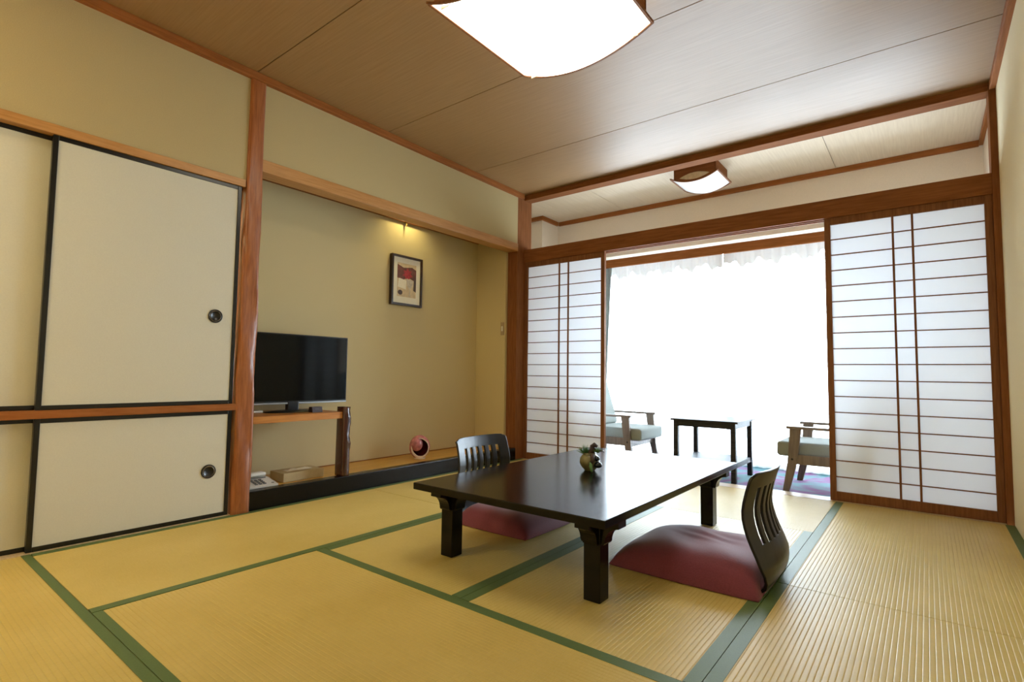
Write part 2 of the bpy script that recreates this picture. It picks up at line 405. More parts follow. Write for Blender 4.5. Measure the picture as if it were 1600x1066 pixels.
fusuma('door_3', .604, 1.462, .0065, .5955, -.002, 'low closet door with a round black pull beside the log post', (1.35, .263))
fusuma('door_4', YB+.005, .64, .0065, .5955, -.038, 'low closet door at the left edge, sliding behind its neighbour')

# natural log post
def log_post():
    bm = B(); n = 28; rings = []
    for k in range(45):
        z = -.04+(H+.04)*k/44.0
        tp = 1-.13*max(0, z)/H
        ring = []
        for i in range(n):
            a = 2*PI*i/n
            e = .36
            cx = math.copysign(abs(math.cos(a))**e, math.cos(a)); cy_ = math.copysign(abs(math.sin(a))**e, math.sin(a))
            s = Vector((cx, cy_)); s *= .84 if s.length > 1.28 else 1
            rip = .0035*math.sin(z*9+a*4)+.002*math.sin(z*23+a*7) if z < 1.9 else .001*math.sin(z*9+a*4)
            r = 1+rip/.055
            ring.append(bm.verts.new((-.038+.055*s.x*r, 1.530+.054*s.y*r*tp, z)))
        rings.append(ring)
    for a, b in zip(rings, rings[1:]):
        for i in range(n): bm.faces.new((a[i], a[(i+1) % n], b[(i+1) % n], b[i]))
    bm.faces.new(rings[0][::-1]); bm.faces.new(rings[-1])
    return struct('trim_10', bm, 'log_wood', 'reddish polished log post between the closet and the alcove', 'post', smooth=True)
log_post()

# ------------------------------------------------------------------ shoji wall
struct('trim_11', box(B(), -.115, 0, 4.125, 4.36, -.05, H+.06, bev=.003), 'dark_brown_wood_Z', 'corner post between the alcove and the paper screens', 'post')
struct('trim_12', box(B(), 3.487, W+.06, D-.002, 4.36, -.05, H+.06, bev=.003), 'dark_brown_wood_Z', 'post where the paper screens meet the right wall', 'post')
struct('trim_13', box(B(), .0005, 3.4865, D-.004, 4.345, 2.567, H+.06, bev=.003), 'dark_brown_wood_X', 'upper beam under the ceiling above the open transom', 'beam')
# lintel with door grooves
bm = B(); y0, y1 = D-.004, 4.345
outline = [(y0, 1.936), (y0, 2.063), (y1, 2.063), (y1, 1.936), (4.329, 1.936), (4.329, 1.950), (4.297, 1.950), (4.297, 1.936), (4.286, 1.936), (4.286, 1.950), (4.251, 1.950), (4.251, 1.936)]
prism(bm, outline, 'X', .0005, 3.4865)
struct('trim_14', bm, 'dark_brown_wood_X', 'dark grooved lintel above the paper screens', 'lintel')
struct('trim_15', box(B(), .0005, 3.4865, 4.2155, 4.35, -.05, .0005, bev=.001), 'sill_wood', 'pale wooden threshold under the paper screens', 'threshold')

def shoji(name, x0, x1, verts_x, label):
    t = thing(name, ((x0+x1)/2, 4.268, .001), label, 'sliding screen', 'paper screens with brown lattice', 'structure')
    yf, yb = 4.252, 4.285; zt = 1.945
    sl, sr = .036, .036
    part_box('stile', 'shoji_wood', t, x0, x0+sl, yf, yb, .001, zt, bev=.002)
    part_box('stile', 'shoji_wood', t, x1-sr, x1, yf, yb, .001, zt, bev=.002)
    part_box('rail', 'shoji_wood', t, x0+sl, x1-sr, yf+.001, yb-.001, .001, .061, bev=.002)
    part_box('rail', 'shoji_wood', t, x0+sl, x1-sr, yf+.001, yb-.001, 1.888, zt, bev=.002)
    part_box('paper', 'shoji_paper', t, x0+sl-.005, x1-sr+.005, 4.2695, 4.2705, .055, 1.893)
    for vx in verts_x: part_box('upright_bar', 'shoji_wood', t, vx-.006, vx+.006, 4.258, 4.2695, .061, 1.888)
    for i in range(16):
        z = .159+.1083*i
        part_box('cross_bar', 'shoji_wood', t, x0+sl, x1-sr, 4.260, 4.2695, z-.0032, z+.0032)
shoji('door_5', .0012, .893, (.405, .506), 'paper screen with brown lattice beside the alcove')
shoji('door_6', 2.610, 3.486, (2.998, 3.101), 'paper screen with brown lattice beside the right wall')

# ------------------------------------------------------------------ sunroom
struct('floor_sunroom', box(B(), -1.0, 3.65, 4.3505, 5.60, -.09, EZ), 'carpet', 'teal and purple carpet of the sunroom', 'floor')
cs = struct('ceiling_sunroom', box(B(), -1.0, 3.65, 4.346, 5.6, EH+.012, EH+.05), 'ceiling_void', 'pale veneer ceiling of the sunroom', 'ceiling')
xs = [-1.0, -.5, .52, 1.54, 2.565, 3.6]
for a, b in zip(xs, xs[1:]): part_box('ceiling_panel', 'sunroom_ply', cs, a+.002, b-.002, 4.346, 5.43, EH, EH+.011)
struct('wall_sunroom_right', box(B(), 3.54, 3.64, 4.345, 5.6, -.09, EH+.01), 'wall_sunroom', 'side wall of the sunroom on the right')
struct('wall_sunroom_left', box(B(), -1.0, -.92, 4.2, 5.6, -.09, EH+.01), 'wall_sunroom', 'side wall of the sunroom on the left')
struct('wall_sunroom_near', box(B(), -1.0, -.116, 4.21, 4.33, -.09, EH+.01), 'wall_sunroom', 'sunroom wall behind the alcove')
struct('wall_column', box(B(), -.92, -.37, 5.08, EY, -.02, EH+.01), 'wall_sunroom', 'square wall column in the sunroom corner')
struct('wall_window', box(B(), -.92, 3.54, EY, 5.6, 2.168, EH+.01), 'wall_sunroom', 'wall above the sunroom window')
struct('wall_window_side', box(B(), -.92, .22, EY, 5.6, -.09, 2.168), 'wall_sunroom', 'wall beside the sunroom window')
struct('wall_window_end', box(B(), 3.30, 3.54, EY, 5.6, -.09, 2.168), 'wall_sunroom', 'narrow wall at the right end of the sunroom window')
struct('trim_16', box(B(), -.345, 3.515, EY-.025, EY, 2.632, EH-.0005, bev=.002), 'brown_wood_X', 'ceiling moulding above the sunroom window', 'moulding')
struct('trim_17', box(B(), -.37, -.345, 5.055, EY-.0255, 2.632, EH-.0005, bev=.002), 'brown_wood_Y', 'ceiling moulding on the side of the wall column', 'moulding')
struct('trim_18', box(B(), -.92, -.3705, 5.055, 5.08, 2.632, EH-.0005, bev=.002), 'brown_wood_X', 'ceiling moulding on the front of the wall column', 'moulding')
struct('trim_19', box(B(), 3.515, 3.54, 4.36, EY-.0255, 2.632, EH-.0005, bev=.002), 'brown_wood_Y', 'ceiling moulding on the sunroom right wall', 'moulding')
struct('trim_20', box(B(), .15, 3.515, 5.305, 5.335, 2.019, 2.108, bev=.002), 'brown_wood_X', 'brown wooden curtain board above the sunroom window', 'board')

win = thing('window_1', (1.76, 5.50, -.02), 'wide aluminium sliding window behind sheer curtains', 'window', None, 'structure')
for nm, a in (('frame_head', (.22, 3.30, 5.46, 5.53, 2.145, 2.168)), ('frame_sill', (.22, 3.30, 5.46, 5.53, -.02, .03)),
              ('frame_jamb', (.22, .26, 5.46, 5.53, .03, 2.145)), ('frame_jamb', (3.26, 3.30, 5.46, 5.53, .03, 2.145)),
              ('frame_mullion', (1.585, 1.65, 5.46, 5.53, .03, 2.145))):
    part_box(nm, 'white_paint', win, *a)
part_box('pane', 'glass', win, .26, 1.585, 5.495, 5.499, .03, 2.145)
part_box('pane', 'glass', win, 1.65, 3.26, 5.495, 5.499, .03, 2.145)

def curtain(name, x0, x1, y, z0, z1, folds, amp, mat, label, header=None, taper=0, thick=False):
    n = folds*10; nz = 14
    def sheet(za, zb, rows, off):
        bm = B(); g = []
        for j in range(rows+1):
            row = []
            for i in range(n+1):
                u = i/n
                z = za+(zb-za)*j/rows
                if off: z += (1-j/rows)*(.028*math.sin(u*folds*2.1)+.018*math.sin(u*folds*5.3+1))
                s = 1-taper*(1-(z-z0)/(z1-z0))
                yy = y+off+amp*math.sin(u*folds*2*PI+.6*math.sin(u*17))*(.75+.25*math.sin(z*2+u*9))+.004*math.sin(u*folds*4*PI+z*3)
                row.append(bm.verts.new((x0+(x1-x0)*u*s, yy, z)))
            g.append(row)
        for a, b in zip(g, g[1:]):
            for i in range(n): bm.faces.new((a[i], a[i+1], b[i+1], b[i]))
        return bm
    t = thing(name, ((x0+x1)/2, y, z0), label, 'curtain')
    mk('cloth', sheet(z0, z1, nz, 0), mat, t, True)
    if header: mk('header_tape', sheet(z1-.175, z1, 6, -.007), header, t, True)
    return t
curtain('sheer_curtain', .315, 1.592, 5.394, EZ+.004, 2.095, 15, .013, 'sheer', 'white sheer curtain covering the left half of the window', 'sheer_header')
curtain('sheer_curtain', 1.598, 3.28, 5.394, EZ+.004, 2.095, 19, .013, 'sheer', 'white sheer curtain covering the right half of the window', 'sheer_header')
curtain('heavy_drape', .16, .40, 5.356, EZ+.004, 2.095, 6, .008, 'drape', 'grey green drape gathered at the left end of the window', taper=.45)

# ------------------------------------------------------------------ ceiling lamps
def ceiling_lamp(loc, x0, x1, y0, y1, z_end, z_mid, z_top, lit, label):
    t = thing('ceiling_lamp', loc, label, 'ceiling lamp', 'wood framed ceiling lamps')
    cx = (x0+x1)/2; hw = (x1-x0)/2; sag = z_end-z_mid; N = 24
    def arc(inset, dz):
        return [(cx-hw+inset+(2*hw-2*inset)*i/N, z_end-sag*(1-((2*i/N)-1)**2)+dz) for i in range(N+1)]
    # diffuser: bent acrylic sheet
    a = arc(.012, .001); top = arc(.012, .007)
    mk('diffuser', prism(B(), a+top[::-1], 'Y', y0+.012, y1-.012), 'lamp_diffuser' if lit else 'acrylic_white', t)
    # rim strips
    for ya, yb in ((y0, y0+.012), (y1-.012, y1)):
        mk('rim', prism(B(), arc(0, -.001)+arc(0, .010)[::-1], 'Y', ya, yb), 'shoji_wood', t)
    for xa, xb in ((x0, x0+.012), (x1-.012, x1)):
        part_box('rim', 'shoji_wood', t, xa, xb, y0+.012, y1-.012, z_end-.004-(.012*4*sag/(x1-x0) if False else 0), z_end+.010)
    # end boards with an almond shaped opening
    ins = .03
    for y_a, y_b in ((y0+.02, y0+.034), (y1-.034, y1-.02)):
        bm = B()
        lo = [(x, z+.009) for x, z in arc(ins, 0)]
        hi = [(x0+ins, z_top), (x1-ins, z_top)]
        n = len(lo)
        # board built as two strips around the opening
        op_lo, op_hi = [], []
        zc = z_end-.004
        for i in range(n):
            u = (2*i/N)-1; x = lo[i][0]
            if abs(u) >= .74: op_lo.append((x, zc+.004)); op_hi.append((x, zc+.004))
            else:
                k = 1-(u/.74)**2
                op_lo.append((x, zc+.004-(sag*.55)*k)); op_hi.append((x, zc+.004+.028*k*(z_top-z_end)/.12+.004*k))
        for i in range(n-1):
            for A, Bq in ((lo, op_lo), (op_hi, [(p[0], z_top) for p in lo])):
                q = [A[i], A[i+1], Bq[i+1], Bq[i]]
                if max(q[3][1]-q[0][1], q[2][1]-q[1][1]) < 1e-5: continue
                f0 = [bm.verts.new((p[0], y_a, p[1])) for p in q]; f1 = [bm.verts.new((p[0], y_b, p[1])) for p in q]
                bm.faces.new(f0); bm.faces.new(f1[::-1])
                bm.faces.new((f0[0], f1[0], f1[1], f0[1])); bm.faces.new((f0[2], f1[2], f1[3], f0[3]))
        bmesh.ops.remove_doubles(bm, verts=bm.verts[:], dist=1e-5)
        bmesh.ops.recalc_face_normals(bm, faces=bm.faces[:])
        mk('end_board', bm, 'dark_brown_wood_X', t)
        part_box('end_insert', 'print_cream', t, x0+ins+.04, x1-ins-.04, (y_a+y_b)/2-.001, (y_a+y_b)/2+.003, z_end-sag*.5, z_end+.04*(z_top-z_end)/.12)
    for xa, xb in ((x0+ins, x0+ins+.012), (x1-ins-.012, x1-ins)):
        part_box('side_board', 'dark_brown_wood_Y', t, xa, xb, y0+.034, y1-.034, z_end+.006, z_top)
    part_box('mounting_plate', 'white_paint', t, x0+.08, x1-.08, y0+.08, y1-.08, z_top-.012, z_top)
    return t
ceiling_lamp((1.787, 1.97, 2.41), 1.403, 2.172, 1.602, 2.348, 2.50, 2.41, H-.0005, True, 'large lit square ceiling lamp above the low black table')
ceiling_lamp((1.607, 4.71, 2.505), 1.398, 1.816, 4.515, 4.905, 2.563, 2.507, EH-.0005, False, 'small square ceiling lamp in the sunroom above the window seats')

t = thing('entrance_lamp', (.5, -.85, 2.42), 'round lit ceiling lamp in the entrance behind the viewer', 'ceiling lamp')
bm = B(); lathe(bm, [(0, 0), (.10, .012), (.15, .04), (.16, .06)], .5, -.85, 2.42, 28); mk('globe', bm, 'hall_glow', t, True)
bm = B(); lathe(bm, [(.16, .06), (.165, .06), (.165, .0795), (0, .0795)], .5, -.85, 2.42, 28); mk('base', bm, 'white_paint', t)
# spot lamp hidden in the alcove ceiling
t = thing('alcove_downlight', (-.36, 3.12, 2.36), 'small downlight hidden behind the alcove lintel', 'lamp')
bm = B(); lathe(bm, [(.0, .06), (.04, .06), (.045, .0), (.038, .0), (.034, .05), (0, .052)], -.36, 3.12, 2.36, 20); mk('housing', bm, 'plastic_white', t, True)
l = bpy.data.lights.new('alcove_spot_light', 'SPOT'); l.energy = SPOT_POWER; l.color = (1, .83, .36); l.spot_size = 2.2; l.spot_blend = .9; l.shadow_soft_size = .03
o = bpy.data.objects.new('alcove_spot_light', l); COL.objects.link(o); o.location = (-.36, 3.12, 2.35)
o.rotation_euler = Vector((-.12, 0, -1)).to_track_quat('-Z', 'Y').to_euler()

# ------------------------------------------------------------------ low table
t = thing('low_table', (1.8, 2.458, 0), 'long low black lacquered table in the middle of the room', 'table')
TX0, TX1, TY0, TY1, TZ = 1.325, 2.281, 1.664, 3.252, .335
part_box('tabletop', 'lacquer_table', t, TX0, TX1, TY0, TY1, TZ-.030, TZ, bev=.003)
LX = ((1.388, 1.456), (2.131, 2.199)); LY = ((1.782, 1.850), (3.066, 3.134))
for (xa, xb) in LX:
    for (ya, yb) in LY:
        lg = mk('leg', box(B(), xa, xb, ya, yb, .0013, TZ-.031, bev=.003), 'lacquer_table', t)
        # curved corner brackets
        def brk(c0, c1, s):
            e = .072*s; pts = [(c0, TZ-.031), (c0, TZ-.125), (c0+.012*s, TZ-.125)]
            for k in range(9):
                a = PI/2*k/8
                pts.append((c0+.016*s+(e-.016*s)*(1-math.cos(a)), TZ-.118+.060*math.sin(a)))
            pts += [(c0+e, TZ-.031)]
            return pts
        sx = 1 if xa > 1.8 else -1
        for (c, s) in ((xa, -1), (xb, 1)):
            mk('bracket', prism(B(), brk(c, 0, s), 'Y', ya+.004, yb-.004), 'lacquer_table', lg)
        for (c, s) in ((ya, -1), (yb, 1)):
            mk('bracket', prism(B(), brk(c, 0, s), 'X', xa+.004, xb-.004), 'lacquer_table', lg)
for (xa, xb) in LX: part_box('apron', 'lacquer_table', t, xa+.02, xa+.048, 1.85, 3.066, TZ-.07, TZ-.031)
for (ya, yb) in LY: part_box('apron', 'lacquer_table', t, 1.456, 2.131, ya+.02, ya+.048, TZ-.07, TZ-.031)

# ------------------------------------------------------------------ legless floor chairs
def floor_chair():
    t = thing('floor_chair', (0, 0, 0), 'x', 'chair', 'legless bentwood floor chairs')
    prof = [(-.275, .462), (-.262, .425), (-.252, .39), (-.243, .35), (-.239, .32), (-.240, .29), (-.246, .26), (-.256, .225), (-.270, .19), (-.286, .155), (-.300, .12), (-.309, .09), (-.311, .062), (-.303, .036), (-.284, .017), (-.255, .0095), (-.20, .0085), (-.1, .0085), (.02, .0085), (.08, .0085), (.115, .0085)]
    # refine profile
    P = []
    for a, b in zip(prof, prof[1:]):
        for k in range(3): P.append((a[0]+(b[0]-a[0])*k/3, a[1]+(b[1]-a[1])*k/3))
    P.append(prof[-1]); nv = len(P)
    # columns across the width with slots
    hw = .222; edges = [-hw, -.207]
    pitch = .0565; sw = .024
    cols = [-hw, -.19]
    for k in range(6):
        c = (k-2.5)*pitch; cols += [c-sw/2, c+sw/2]
    cols += [.19, hw]
    def width(z, v):                       # outline narrows towards the floor seat, rounded top corners
        s = 1.0
        if v < 33: s = .965+.035*min(1, max(0, (.46-z)/.2))
        if z < .12: s = min(s, .74+.26*max(0, (z-.01)/.11))
        return s
    bm = B(); g = []
    for vi, (x, z) in enumerate(P):
        row = []
        for y in cols:
            yy = y*width(z, vi)
            up = max(0, min(1, (z-.02)/.1))
            xx = x-.036*(1-(y/hw)**2)*up
            if z > .44: # round the top corners
                k = max(0, (abs(y)-.17)/.052); zz = z-.014*k*k*(z-.44)/.022
            else: zz = z
            row.append(bm.verts.new((xx, yy, zz)))
        g.append(row)
    for vi in range(nv-1):
        for ci in range(len(cols)-1):
            slot = ci >= 2 and ci % 2 == 0 and ci <= 12
            zmid = (P[vi][1]+P[vi+1][1])/2
            if slot and .195 < zmid < .405: continue
            bm.faces.new((g[vi][ci], g[vi][ci+1], g[vi+1][ci+1], g[vi+1][ci]))
    bmesh.ops.recalc_face_normals(bm, faces=bm.faces[:])
    o = mk('bent_shell', bm, 'dark_bent_wood', t, True)
    s = o.modifiers.new('thickness', 'SOLIDIFY'); s.thickness = .012; s.offset = 0; s.use_even_offset = True
    bv = o.modifiers.new('soft_edges', 'BEVEL'); bv.width = .003; bv.segments = 2; bv.limit_method = 'ANGLE'; bv.angle_limit = .9
    wn = o.modifiers.new('flat_faces', 'WEIGHTED_NORMAL'); wn.weight = 100; wn.mode = 'FACE_AREA'
    return t
ch1 = floor_chair(); ch2 = copy_tree(ch1)
ch1.location = (1.383, 2.37, .0012); ch1['label'] = 'dark slatted legless chair on the alcove side of the low table'
ch2.location = (2.349, 2.39, .0012); ch2.rotation_euler = (0, 0, PI); ch2['label'] = 'dark slatted legless chair on the window side, right of the low table'
def floor_cushion(cx, cy, hx, hy, h, label, flip):
    t_name = 'floor_cushion'; bm = B(); N = 40; M = 36; top = []; bot = []
    for i in range(N+1):
        rt_, rb = [], []
        for j in range(M+1):
            u = -1+2*i/N; v = -1+2*j/M
            f = 1 if flip else -1
            ut = u*f                       # +1 = towards the backrest
            eu = (1-abs(u)**(7 if ut > 0 else 3.2))**(.45 if ut > 0 else .62); ev = (1-abs(v)**5)**.42
            z = h*eu*ev*(1-.10*math.exp(-((u*f-.15)**2+v*v)*5))
            z += .004*math.sin(9*u+5*v)*eu*ev*math.exp(-(u*u+v*v)) + .0025*math.sin(22*v+9*u)*math.exp(-((ut-.1)**2*6+(v-.2)**2*20))
            px = cx+hx*u*(1-.03*v*v); py = cy+hy*v*(1-.03*u*u)
            rt_.append(bm.verts.new((px, py, .0205*(1-.55*(1-eu*ev))+z))); rim = max(min(1, max(0, (abs(v)-.72)/.14)), min(1, max(0, (-ut-.56)/.12))); rb.append(bm.verts.new((px, py, .0172-.0142*rim)))
        top.append(rt_); bot.append(rb)
    for g, fl in ((top, 0), (bot, 1)):
        for i in range(N):
            for j in range(M):
                q = (g[i][j], g[i+1][j], g[i+1][j+1], g[i][j+1]); bm.faces.new(q if not fl else q[::-1])
    for i in range(N):
        bm.faces.new((top[i][0], bot[i][0], bot[i+1][0], top[i+1][0])); bm.faces.new((top[i+1][M], bot[i+1][M], bot[i][M], top[i][M]))
    for j in range(M):
        bm.faces.new((top[0][j+1], bot[0][j+1], bot[0][j], top[0][j])); bm.faces.new((top[N][j], bot[N][j], bot[N][j+1], top[N][j+1]))
    bmesh.ops.recalc_face_normals(bm, faces=bm.faces[:])
    return tag(mk(t_name, bm, 'cushion_maroon', None, True), label, 'cushion', 'maroon floor cushions')
floor_cushion(2.338, 2.420, .312, .262, .104, 'maroon floor cushion on the chair right of the low table', True)
floor_cushion(1.325, 2.455, .245, .272, .085, 'maroon floor cushion half hidden under the low table, alcove side', False)

# ------------------------------------------------------------------ arrangement on the low table
t = thing('plant_pot', (1.775, 2.46, TZ), 'small olive pot with pine sprigs and dark berries on the low table', 'plant')
px, py = 1.770, 2.46
bm = B(); lathe(bm, [(0, 0), (.026, 0), (.030, .006), (.044, .020), (.052, .040), (.050, .060), (.040, .076), (.030, .084), (.034, .090), (.028, .090), (.024, .080), (0, .078)], px, py, TZ+.0005, 28); mk('pot', bm, 'pot_olive', t, True)
bm = B(); tube(bm, [(px+.004, py, TZ+.075), (px+.012, py-.004, TZ+.095), (px+.022, py-.006, TZ+.112), (px+.018, py-.004, TZ+.126), (px+.030, py-.006, TZ+.134), (px+.046, py-.004, TZ+.126)], [.014, .017, .016, .013, .012, .007], 9); mk('driftwood', bm, 'twig_brown', t, True)
bm = B(); tube(bm, [(px+.030, py-.03, TZ+.088), (px+.040, py-.038, TZ+.06), (px+.03, py-.045, TZ+.04)], [.010, .013, .006], 8); mk('driftwood', bm, 'twig_brown', t, True)
def tuft(cx, cy, cz, n, r):
    bm = B()
    for k in range(n):
        a = random.uniform(0, 2*PI); e = random.uniform(.35, 1.45)
        d = Vector((math.cos(a)*math.cos(e), math.sin(a)*math.cos(e), math.sin(e)))*r*random.uniform(.7, 1.05)
        c = Vector((cx, cy, cz)); s = d.cross(Vector((0, 0, 1))).normalized()*.0016; s2 = d.cross(s).normalized()*.0016
        v = [bm.verts.new(c+s), bm.verts.new(c-s*.5+s2), bm.verts.new(c-s*.5-s2), bm.verts.new(c+d)]
        for f in ((0, 1, 3), (1, 2, 3), (2, 0, 3)): bm.faces.new([v[i] for i in f])
    bmesh.ops.recalc_face_normals(bm, faces=bm.faces[:])
    return bm
tag(mk('pine_sprig', tuft(px-.024, py-.008, TZ+.080, 150, .056), 'needle_green', t), 'tuft of green needles')
tag(mk('pine_sprig', tuft(px+.044, py, TZ+.094, 90, .036), 'needle_green', t), 'tuft of green needles')
for (dx, dy, dz, r) in ((.046, -.012, .066, .016), (.056, -.014, .036, .019)):
    bm = B(); bmesh.ops.create_uvsphere(bm, u_segments=16, v_segments=10, radius=r); bmesh.ops.scale(bm, verts=bm.verts[:], vec=(1.15, 1, .82))
    bmesh.ops.translate(bm, verts=bm.verts[:], vec=(px+dx, py+dy, TZ+dz)); mk('berry', bm, 'berry_dark', t, True)
bm = B(); tube(bm, [(px+.05, py, TZ+.095), (px+.062, py-.004, TZ+.105), (px+.078, py-.006, TZ+.107), (px+.088, py-.008, TZ+.100)], [.002, .0035, .004, .001], 6); mk('leaf', bm, 'berry_dark', t, True)
bm = B(); tube(bm, [(px+.03, py-.045, TZ+.05), (px+.036, py-.052, TZ+.03), (px+.045, py-.055, TZ+.004)], [.005, .009, .006], 8); mk('leaf', bm, 'needle_green', t, True)

# ------------------------------------------------------------------ alcove: shelf, television and small things
t = thing('television_shelf', (-.25, 1.9, .1), 'orange brown wall shelf under the television, held by a gnarled post', 'shelf')
part_box('shelf_board', 'shelf_wood', t, -.495, -.02, 1.586, 2.235, .505, .548, bev=.003)
bm = B(); n = 20; rings = []
for k in range(40):
    z = .113+(.582-.113)*k/39.0; ring = []
    for i in range(n):
        a = 2*PI*i/n; cx_ = math.copysign(abs(math.cos(a))**.4, math.cos(a)); cy_ = math.copysign(abs(math.sin(a))**.4, math.sin(a))
        g = 1
        if cx_ > -.3 and cy_ > -.3:
            up_ = max(0, min(1, (z-.26)/.06))
            g += up_*(.16*math.sin(z*38+a*3)+.10*math.sin(z*71+a*5))
        tp = 1-.08*(z-.11)/.47
        ring.append(bm.verts.new((-.047+.050*cx_*tp*(1+(g-1)*.25), 2.236+.032*cy_*tp*g, z)))
    rings.append(ring)
for a, b in zip(rings, rings[1:]):
    for i in range(n): bm.faces.new((a[i], a[(i+1) % n], b[(i+1) % n], b[i]))
bm.faces.new(rings[0][::-1]); bm.faces.new(rings[-1])
tag(mk('gnarled_post', bm, 'gnarled_wood', t, True), 'dark polished gnarled wooden post')

t = thing('television', (-.27, 1.985, .548), 'black flat television on the alcove shelf', 'television')
part_box('housing', 'plastic_black', t, -.305, -.272, 1.570, 2.407, .600, 1.078, bev=.004)
part_box('screen', 'screen_black', t, -.272, -.2695, 1.578, 2.399, .622, 1.070)
part_box('lower_bezel', 'aluminium', t, -.272, -.266, 1.572, 2.405, .601, .612, bev=.001)
part_box('neck', 'plastic_black', t, -.300, -.262, 1.945, 2.025, .556, .620, bev=.006)
bm = B(); lathe(bm, [(0, 0), (.2, 0), (.2, .004), (.12, .011), (0, .013)], -.27, 1.985, .5485, 36, .55, 1.0); mk('foot', bm, 'plastic_black', t, True)
t = thing('set_top_box', (-.13, 2.07, .548), 'small dark purple box in front of the television foot', 'box')
mk('body', prism(B(), [(-.150, .5485), (-.098, .5485), (-.108, .585), (-.144, .585)], 'Y', 2.030, 2.105), 'plastic_purple', t)
part_box('display', 'plastic_grey', t, -.1075, -.1035, 2.05, 2.085, .567, .572)
t = thing('remote_control', (-.33, 1.72, .548), 'pale grey remote control lying left of the television foot', 'remote control')
part_box('body', 'plastic_white', t, -.36, -.31, 1.66, 1.80, .5485, .562, bev=.004)
part_box('key_field', 'plastic_grey', t, -.352, -.318, 1.68, 1.78, .562, .5628)

# telephone
t = thing('telephone', (-.2, 1.73, .1), 'white desk telephone on the alcove floor beside the log post', 'telephone')
mk('body', prism(B(), [(-.30, .1005), (-.085, .1005), (-.080, .118), (-.20, .142), (-.30, .150)], 'Y', 1.585, 1.80), 'plastic_white', t)
hs = mk('handset', box(B(), -.275, -.215, 1.590, 1.79, .152, .176, bev=.01), 'plastic_white', t, True)
mk('grip_shade_strip', box(B(), -.212, -.200, 1.60, 1.78, .143, .1465), 'plastic_grey', t)  # grey strip stands in for the shade along the handset grip
for c in range(3):
    for r in range(4):
        x_ = -.185+.022*r; z_ = .118+.024*(-.08-x_)/.12
        part_box('key', 'plastic_grey', t, x_, x_+.014, 1.668+.026*c, 1.684+.026*c, z_-.004, z_+.0035)
bm = B(); lathe(bm, [(0, 0), (.011, 0), (.011, .004), (0, .005)], -.115, 1.780, .121, 14); mk('button', bm, 'plastic_black', t, True)
tube_b = B(); tube(tube_b, [(-.2, 1.59, .16), (-.12, 1.582, .12), (-.1, 1.60, .104)], .004, 6); mk('cord', tube_b, 'plastic_white', t, True)

# tissue box
t = thing('tissue_box', (-.27, 2.02, .1), 'beige tissue box on the alcove floor under the shelf', 'box')
part_box('carton', 'card_beige', t, -.33, -.155, 1.875, 2.165, .1005, .158, bev=.003)
part_box('lid_slot', 'tissue_white', t, -.27, -.215, 1.93, 2.11, .158, .1605)
bm = B(); g = []
for i in range(13):
    row = []
    for j in range(5):
        u = i/12; v = j/4
        row.append(bm.verts.new((-.243+.03*(v-.5)+.008*math.sin(u*9), 1.95+.14*u, .160+.02*math.sin(v*PI)*(.6+.4*math.sin(u*7+1))*(math.sin(u*PI)**.5))))
    g.append(row)
for a, b in zip(g, g[1:]):
    for j in range(4): bm.faces.new((a[j], a[j+1], b[j+1], b[j]))
o = mk('tissue', bm, 'tissue_white', t, True); m_ = o.modifiers.new('thickness', 'SOLIDIFY'); m_.thickness = .002

# shell shaped ornament: a hollow egg with an opening
t = thing('shell_ornament', (-.25, 3.12, .1), 'pink hollow ceramic shell ornament on the alcove floor', 'ornament')
def shell():
    C = Vector((-.245, 3.125, .199))
    view = Vector((CAM.x-C.x, CAM.y-C.y, 0)).normalized()          # faces the room corner
    right = Vector((view.y, -view.x, 0))*-1
    up = Vector((0, 0, 1))
    def P(rr, th, ph):
        return C+right*(rr*math.cos(ph)*math.sin(th))*.080+up*(rr*math.sin(ph)*math.sin(th))*.092+view*(rr*math.cos(th))*.062
    # outer crescent shell with an off-centre opening on the lower right of the face
    bmo, bmi = B(), B()
    for bm_, r_ in ((bmo, 1.0), (bmi, .90)):
        g = []
        for i in range(17):
            row = []
            for j in range(33):
                ph = 2*PI*j/32
                open_t = .92+.22*max(0, math.cos(ph+.55))
                th = open_t+(PI-open_t)*i/16
                row.append(bm_.verts.new(P(r_*1.08, th, ph)))
            g.append(row)
        for a, b in zip(g, g[1:]):
            for j in range(32): bm_.faces.new((a[j], a[j+1], b[j+1], b[j]))
        bmesh.ops.remove_doubles(bm_, verts=bm_.verts[:], dist=1e-5); bmesh.ops.recalc_face_normals(bm_, faces=bm_.faces[:])
    mk('outer_shell', bmo, 'shell_pink', t, True); mk('inner_shell', bmi, 'shell_dark', t, True)
    bm_ = B(); pts = []
    for j in range(33):
        ph = 2*PI*j/32; open_t = .92+.22*max(0, math.cos(ph+.55)); pts.append(P(1.03, open_t, ph))
    tube(bm_, pts, [.004+.006*max(0, -math.sin(2*PI*j/32+.3)) for j in range(33)], 8); mk('lip', bm_, 'shell_white', t, True)
    bm_ = B(); bmesh.ops.create_uvsphere(bm_, u_segments=20, v_segments=14, radius=.050)
    bmesh.ops.scale(bm_, verts=bm_.verts[:], vec=(1, 1, 1.18))
    bmesh.ops.translate(bm_, verts=bm_.verts[:], vec=C+right*-.024+up*.026+view*.022); tag(mk('pearl', bm_, 'shell_pink', t, True), 'mottled pink ball')
    bm_ = B(); lathe(bm_, [(0, 0), (.045, 0), (.05, .006), (.038, .014), (.03, .02), (0, .02)], C.x, C.y, .1005, 20); mk('base', bm_, 'shell_white', t, True)
shell()

